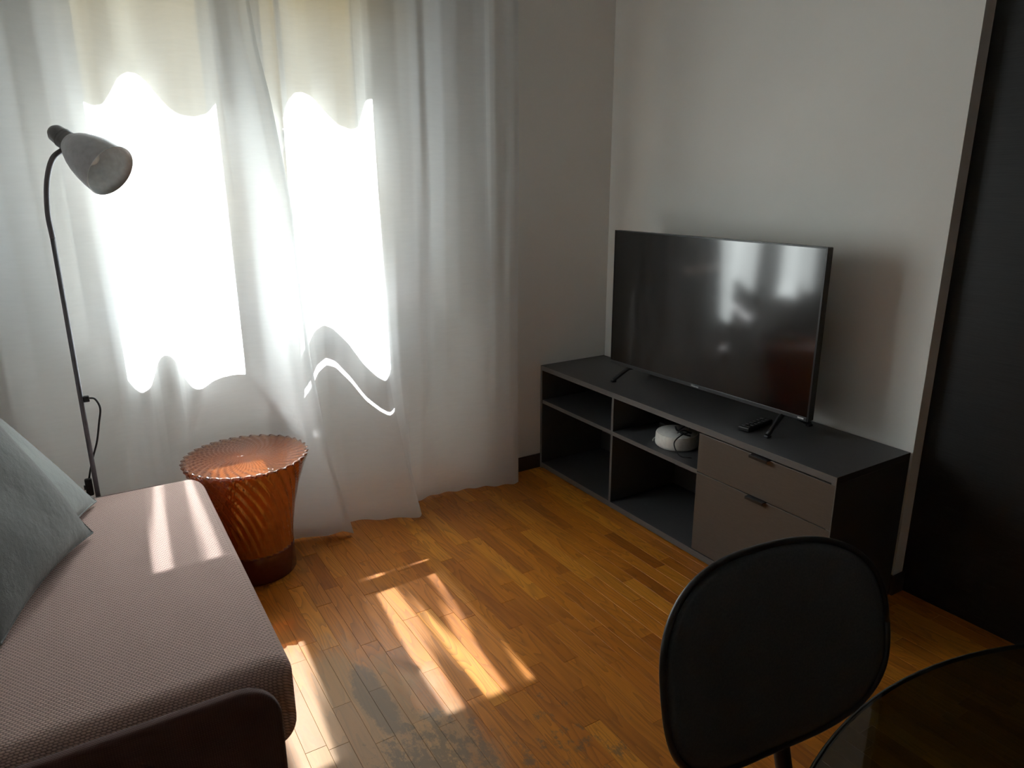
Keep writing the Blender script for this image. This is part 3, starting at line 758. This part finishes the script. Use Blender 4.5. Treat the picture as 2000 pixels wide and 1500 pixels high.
shp = [(0.046, 0.0290), (0.052, 0.0335), (0.066, 0.0425), (0.084, 0.0515), (0.106, 0.0595), (0.131, 0.0660), (0.156, 0.0700), (0.185, 0.0725)]
inn = [(d + 0.001, rr - 0.0016) for d, rr in shp[1:]][::-1]
sh = lathe('shade', shp, hub, ax, M['aluminium'], lp, 64, caps=(True, False))
lathe('shade_lining', [(0.1852, 0.0712)] + inn, hub, ax, M['shade_in'], sh, 64, caps=(False, True))
lathe('shade_rim', [(0.1845, 0.0722), (0.1862, 0.0731), (0.1870, 0.0721), (0.1855, 0.0708)], hub, ax, M['shade_in'], sh, 64, caps=(False, False))
bb = lathe('bulb', [(0.088, 0.012), (0.098, 0.019), (0.114, 0.022), (0.126, 0.020), (0.134, 0.012), (0.1365, 0.003)], hub, ax, M['bulb'], lp, 28)
lathe('bulb_base', [(0.052, 0.013), (0.090, 0.0135)], hub, ax, M['bulb_base'], bb, 24)
# cord: leaves the pole at a clip, loops and drops behind it to an in-line switch
cl = box('cord_clip', lx + 0.006, lx + 0.022, ly - 0.009, ly + 0.005, 0.702, 0.720, M['cable_black'], lp, 0.002)
tube('cord', spline([(lx + 0.020, ly, 0.712), (lx + 0.036, ly, 0.706), (lx + 0.045, ly + 0.002, 0.675), (lx + 0.036, ly + 0.008, 0.63), (lx + 0.022, ly + 0.014, 0.57), (lx + 0.004, ly + 0.016, 0.52), (lx - 0.012, ly + 0.012, 0.47),
                     (lx - 0.020, ly + 0.010, 0.43), (lx - 0.022, ly + 0.010, 0.34), (lx - 0.03, ly + 0.015, 0.15), (lx - 0.02, ly + 0.05, 0.02), (lx - 0.01, ly + 0.06, 0.006)], 80), 0.0028, M['cable_black'], lp, 8)
sw = box('cord_switch', lx - 0.029, lx - 0.009, ly + 0.003, ly + 0.018, 0.402, 0.458, M['cable_black'], lp, 0.004)
box('switch_wheel', lx - 0.033, lx - 0.028, ly + 0.006, ly + 0.014, 0.424, 0.438, M['cable_black'], sw, 0.001)

# ------------------------------------------------------------------ sofa
so = thing('sofa', 'mauve-brown knitted fabric sofa with slim rounded side panels', 'sofa', (-2.40, -0.92, 0))
SZ = 0.442
def cushion_block(name, x0, x1, y0, y1, z0, z1, rad, mat, parent, crown=0.0, n=9):
    """rounded block: a superellipsoid-like box with generous soft corners"""
    bm = box_bm(x0, x1, y0, y1, z0, z1)
    bmesh.ops.bevel(bm, geom=list(bm.edges), offset=rad, segments=n, profile=0.5, affect='EDGES')
    bmesh.ops.triangulate(bm, faces=[f for f in bm.faces if len(f.verts) > 4])
    o = bm_obj(name, bm, mat, parent); smooth_by_angle(o, 50); return o
def rounded_panel(name, x0, x1, y0, y1, z0, z1, rad, edge, mat, parent):
    """upright slab in the xz plane, front top corner rounded"""
    pts = [(x0, z0), (x1, z0)]
    for k in range(13):
        a = k / 12 * math.pi / 2
        pts.append((x1 - rad + rad * math.cos(a), z1 - rad + rad * math.sin(a)))
    pts.append((x0, z1))
    bm = bmesh.new()
    f = bm.faces.new([bm.verts.new((x, y0, z)) for x, z in pts])
    ex_ = bmesh.ops.extrude_face_region(bm, geom=[f])
    bmesh.ops.translate(bm, vec=(0, y1 - y0, 0), verts=[v for v in ex_['geom'] if isinstance(v, bmesh.types.BMVert)])
    bmesh.ops.recalc_face_normals(bm, faces=bm.faces)
    ed = [e for e in bm.edges if len(e.link_faces) == 2 and e.calc_face_angle(0) > 1.2 and abs(e.verts[0].co.y - e.verts[1].co.y) < 1e-6]
    bmesh.ops.bevel(bm, geom=ed, offset=edge, segments=5, profile=0.5, affect='EDGES')
    o = bm_obj(name, bm, mat, parent); smooth_by_angle(o, 45); return o
seat = cushion_block('seat_cushion', -2.72, -1.908, -1.432, -0.352, 0.235, SZ, 0.050, M['sofa_seat'], so)
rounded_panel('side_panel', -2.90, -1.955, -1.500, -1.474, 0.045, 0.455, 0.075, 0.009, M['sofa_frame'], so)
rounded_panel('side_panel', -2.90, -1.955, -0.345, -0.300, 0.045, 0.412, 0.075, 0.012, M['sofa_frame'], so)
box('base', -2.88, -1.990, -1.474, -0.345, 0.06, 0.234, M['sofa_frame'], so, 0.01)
cushion_block('backrest', -2.92, -2.72, -1.435, -0.35, 0.20, 0.82, 0.05, M['sofa_seat'], so, n=5)
for fx in (-2.85, -2.03):
    for fy in (-1.46, -0.33): lathe('leg', [(0.0005, 0.016), (0.062, 0.020)], (fx, fy, 0), (0, 0, 1), M['chair_leg'], so, 16)

# cushions leaning on the sofa back
def pillow(name, label, centre, e_u, e_v, size, thick, mat, seed, group=None):
    """square scatter cushion: e_u along its lower edge, e_v up its face"""
    e_u = Vector(e_u).normalized(); e_v = Vector(e_v); e_v = (e_v - e_u * e_v.dot(e_u)).normalized(); e_n = e_u.cross(e_v)
    n = 34; g = np.linspace(-1, 1, n); rs = np.random.default_rng(seed); ph = rs.uniform(0, 6, 6)
    V, F = [], []
    for side in (1, -1):
        for i in range(n):
            for k in range(n):
                a, b = g[k], g[i]
                pin = 1 - 0.085 * (1 - abs(b) ** 2) * abs(a) ** 6 ; pin2 = 1 - 0.085 * (1 - abs(a) ** 2) * abs(b) ** 6
                h = max(0.0, (1 - abs(a) ** 2.6)) ** 0.62 * max(0.0, (1 - abs(b) ** 2.6)) ** 0.62
                h *= 1 + 0.10 * math.sin(3.1 * a + 2.2 * b + ph[0]) + 0.05 * math.sin(6 * a - 4.0 * b + ph[1])
                p = Vector(centre) + e_u * (a * pin * size / 2) + e_v * (b * pin2 * size / 2) + e_n * (side * h * thick / 2)
                V.append(tuple(p))
    def q(s, i, k): return s * n * n + i * n + k
    for i in range(n - 1):
        for k in range(n - 1):
            F.append([q(0, i, k), q(0, i, k + 1), q(0, i + 1, k + 1), q(0, i + 1, k)])
            F.append([q(1, i, k), q(1, i + 1, k), q(1, i + 1, k + 1), q(1, i, k + 1)])
    t = thing(name, label, 'cushion', tuple(Vector(centre) - e_v * (size / 2)), group)
    c = obj('cover', V, F, mat, t, True)
    rim = [(a, -1) for a in g] + [(1, b) for b in g[1:]] + [(a, 1) for a in g[::-1][1:]] + [(-1, b) for b in g[::-1][1:]]
    pts = []
    for a, b in rim:
        pin = 1 - 0.085 * (1 - abs(b) ** 2) * abs(a) ** 6; pin2 = 1 - 0.085 * (1 - abs(a) ** 2) * abs(b) ** 6
        pts.append(Vector(centre) + e_u * (a * pin * size / 2) + e_v * (b * pin2 * size / 2))
    tube('seam', pts, 0.0028, mat, t, 6)
    return t
def leaning(low_far, u_dir, lean, size):
    """centre of a square cushion from its lower far corner, edge direction and lean angle"""
    eu = Vector(u_dir).normalized(); back = Vector((-eu.y, eu.x, 0))
    if back.x > 0: back = -back
    ev = back * math.cos(lean) + Vector((0, 0, 1)) * math.sin(lean)
    return Vector(low_far) + eu * size / 2 + ev * size / 2, eu, ev
c1, eu1, ev1 = leaning((-2.203, -0.446, SZ + 0.012), (-0.30, -1, 0), math.radians(54), 0.46)
pillow('cushion', 'pale grey-green cushion at the back, nearer the floor lamp', c1, eu1, ev1, 0.46, 0.10, M['cushion2'], 3, 'grey cushions on the sofa')
c2, eu2, ev2 = leaning((-2.220, -0.662, SZ + 0.014), (-0.40, -1, 0), math.radians(62), 0.47)
pillow('cushion', 'dark grey velvet cushion in front, overlapping the paler one', c2 + Vector((0.0, 0, 0)), eu2, ev2, 0.47, 0.11, M['cushion'], 5, 'grey cushions on the sofa')

# ------------------------------------------------------------------ dining chair
ch = thing('dining_chair', 'black dining chair with a rounded upholstered backrest, pushed to the glass table', 'chair', (-1.31, -2.25, 0))
CC = Vector((-1.318, -2.055, 0.618)); al, rec, ca, cb_, ce = 0.115, 0.222, 0.226, 0.166, 2.75
cw = Vector((math.cos(al), -math.sin(al), 0)); cbk = Vector((math.sin(al), math.cos(al), 0))
cup = Vector((0, 0, 1)) * math.cos(rec) + cbk * math.sin(rec); cn = cw.cross(cup)      # cn points to the table side or away
if cn.dot(cbk) > 0: cn = -cn
def shell_back():
    n, rings = 96, 12; V, F = [], []
    def pt(s, k, off):
        th = 2 * math.pi * k / n; c, s_ = math.cos(th), math.sin(th)
        X = ca * s * math.copysign(abs(c) ** (2 / ce), c); Y = cb_ * s * math.copysign(abs(s_) ** (2 / ce), s_)
        curve = 0.16 * (X * X) / ca      # wraps gently round the sitter
        return CC + cw * X + cup * Y + cn * (curve + off - 0.012)
    def layer(offs, ss):
        st_ = len(V)
        for s, o in zip(ss, offs):
            for k in range(n): V.append(tuple(pt(s, k, o)))
        return st_
    ss = [1.0] + [1 - i / rings for i in range(1, rings)]
    prof_f = [0.0] + [0.010 * min(1, (1 - s) * 7) ** 0.5 for s in ss[1:]]
    a0 = layer(prof_f, ss); b0 = layer([-p * 1.0 for p in prof_f[1:]], ss[1:])
    m1, m2 = len(ss), len(ss) - 1
    for i in range(m1 - 1):
        for k in range(n): F.append([a0 + i * n + k, a0 + i * n + (k + 1) % n, a0 + (i + 1) * n + (k + 1) % n, a0 + (i + 1) * n + k])
    F.append([a0 + (m1 - 1) * n + k for k in range(n)])
    for k in range(n): F.append([a0 + (k + 1) % n, a0 + k, b0 + k, b0 + (k + 1) % n])
    for i in range(m2 - 1):
        for k in range(n): F.append([b0 + i * n + (k + 1) % n, b0 + i * n + k, b0 + (i + 1) * n + k, b0 + (i + 1) * n + (k + 1) % n])
    F.append([b0 + (m2 - 1) * n + k for k in range(n)][::-1])
    rim = [pt(1.0, k, 0.0) for k in range(n)]; rim.append(rim[0])
    return V, F, rim
V, F, rim = shell_back()
bk = obj('backrest', V, F, M['chair'], ch, True)
tube('edge_piping', rim, 0.0055, M['chair_rim'], bk, 8)
front = -cbk
def cpt(xw, yb, z): return Vector((CC.x, CC.y, 0)) + cw * xw + front * yb + Vector((0, 0, z))
seat_pts = []
n = 64; V, F = [], []
for zz, sc in ((0.432, 0.90), (0.440, 0.97), (0.455, 1.0), (0.468, 0.98), (0.474, 0.92), (0.470, 0.5)):
    for k in range(n):
        th = 2 * math.pi * k / n; c, s_ = math.cos(th), math.sin(th)
        V.append(tuple(cpt(0.225 * sc * math.copysign(abs(c) ** 0.7, c), 0.365 + 0.21 * sc * math.copysign(abs(s_) ** 0.7, s_), zz)))
for i in range(5):
    for k in range(n): F.append([i * n + k, i * n + (k + 1) % n, (i + 1) * n + (k + 1) % n, (i + 1) * n + k])
F.append(list(range(n))[::-1]); F.append([5 * n + k for k in range(n)])
obj('seat', V, F, M['chair'], ch, True)
spine_top = CC + cw * 0.022 - cup * (cb_ - 0.07) - cn * 0.018
tube('back_post', spline([tuple(spine_top), tuple(CC + cw * 0.022 - cup * (cb_ + 0.005) - cn * 0.020), tuple(cpt(0.022, 0.045, 0.38)), tuple(cpt(0.022, 0.10, 0.345)), tuple(cpt(0.015, 0.20, 0.400)), tuple(cpt(0.01, 0.36, 0.425))], 40), 0.0135, M['chair_leg'], ch, 14)
for s in (-1, 1):
    tube('leg', [tuple(cpt(s * 0.13, 0.26, 0.434)), tuple(cpt(s * 0.20, 0.12, 0.0005))], 0.0115, M['chair_leg'], ch, 12)
    tube('leg', [tuple(cpt(s * 0.13, 0.46, 0.434)), tuple(cpt(s * 0.19, 0.56, 0.0005))], 0.0115, M['chair_leg'], ch, 12)

# ------------------------------------------------------------------ glass dining table
tb = thing('dining_table', 'round smoked-glass dining table with thin dark edge', 'table', (-1.40, -2.885, 0))
tc = Vector((-1.395, -2.885, 0)); TR = 0.61
lathe('glass_top', [(0.730, TR - 0.004), (0.733, TR), (0.737, TR), (0.740, TR - 0.003)], tc, (0, 0, 1), [M['smoke']], tb, 128, smooth=False)
V, F = tube_data([tc + Vector((TR * math.cos(t), TR * math.sin(t), 0.735)) for t in np.linspace(0, 2 * math.pi, 129)], 0.0030, 6)
obj('edge_band', V, F, M['glass_edge'], tb, True)
lathe('column', [(0.03, 0.045), (0.05, 0.035), (0.70, 0.035), (0.722, 0.10), (0.7295, 0.12)], tc, (0, 0, 1), M['chair_leg'], tb, 32)
lathe('foot_plate', [(0.0005, 0.26), (0.012, 0.26), (0.030, 0.06)], tc, (0, 0, 1), M['chair_leg'], tb, 48)
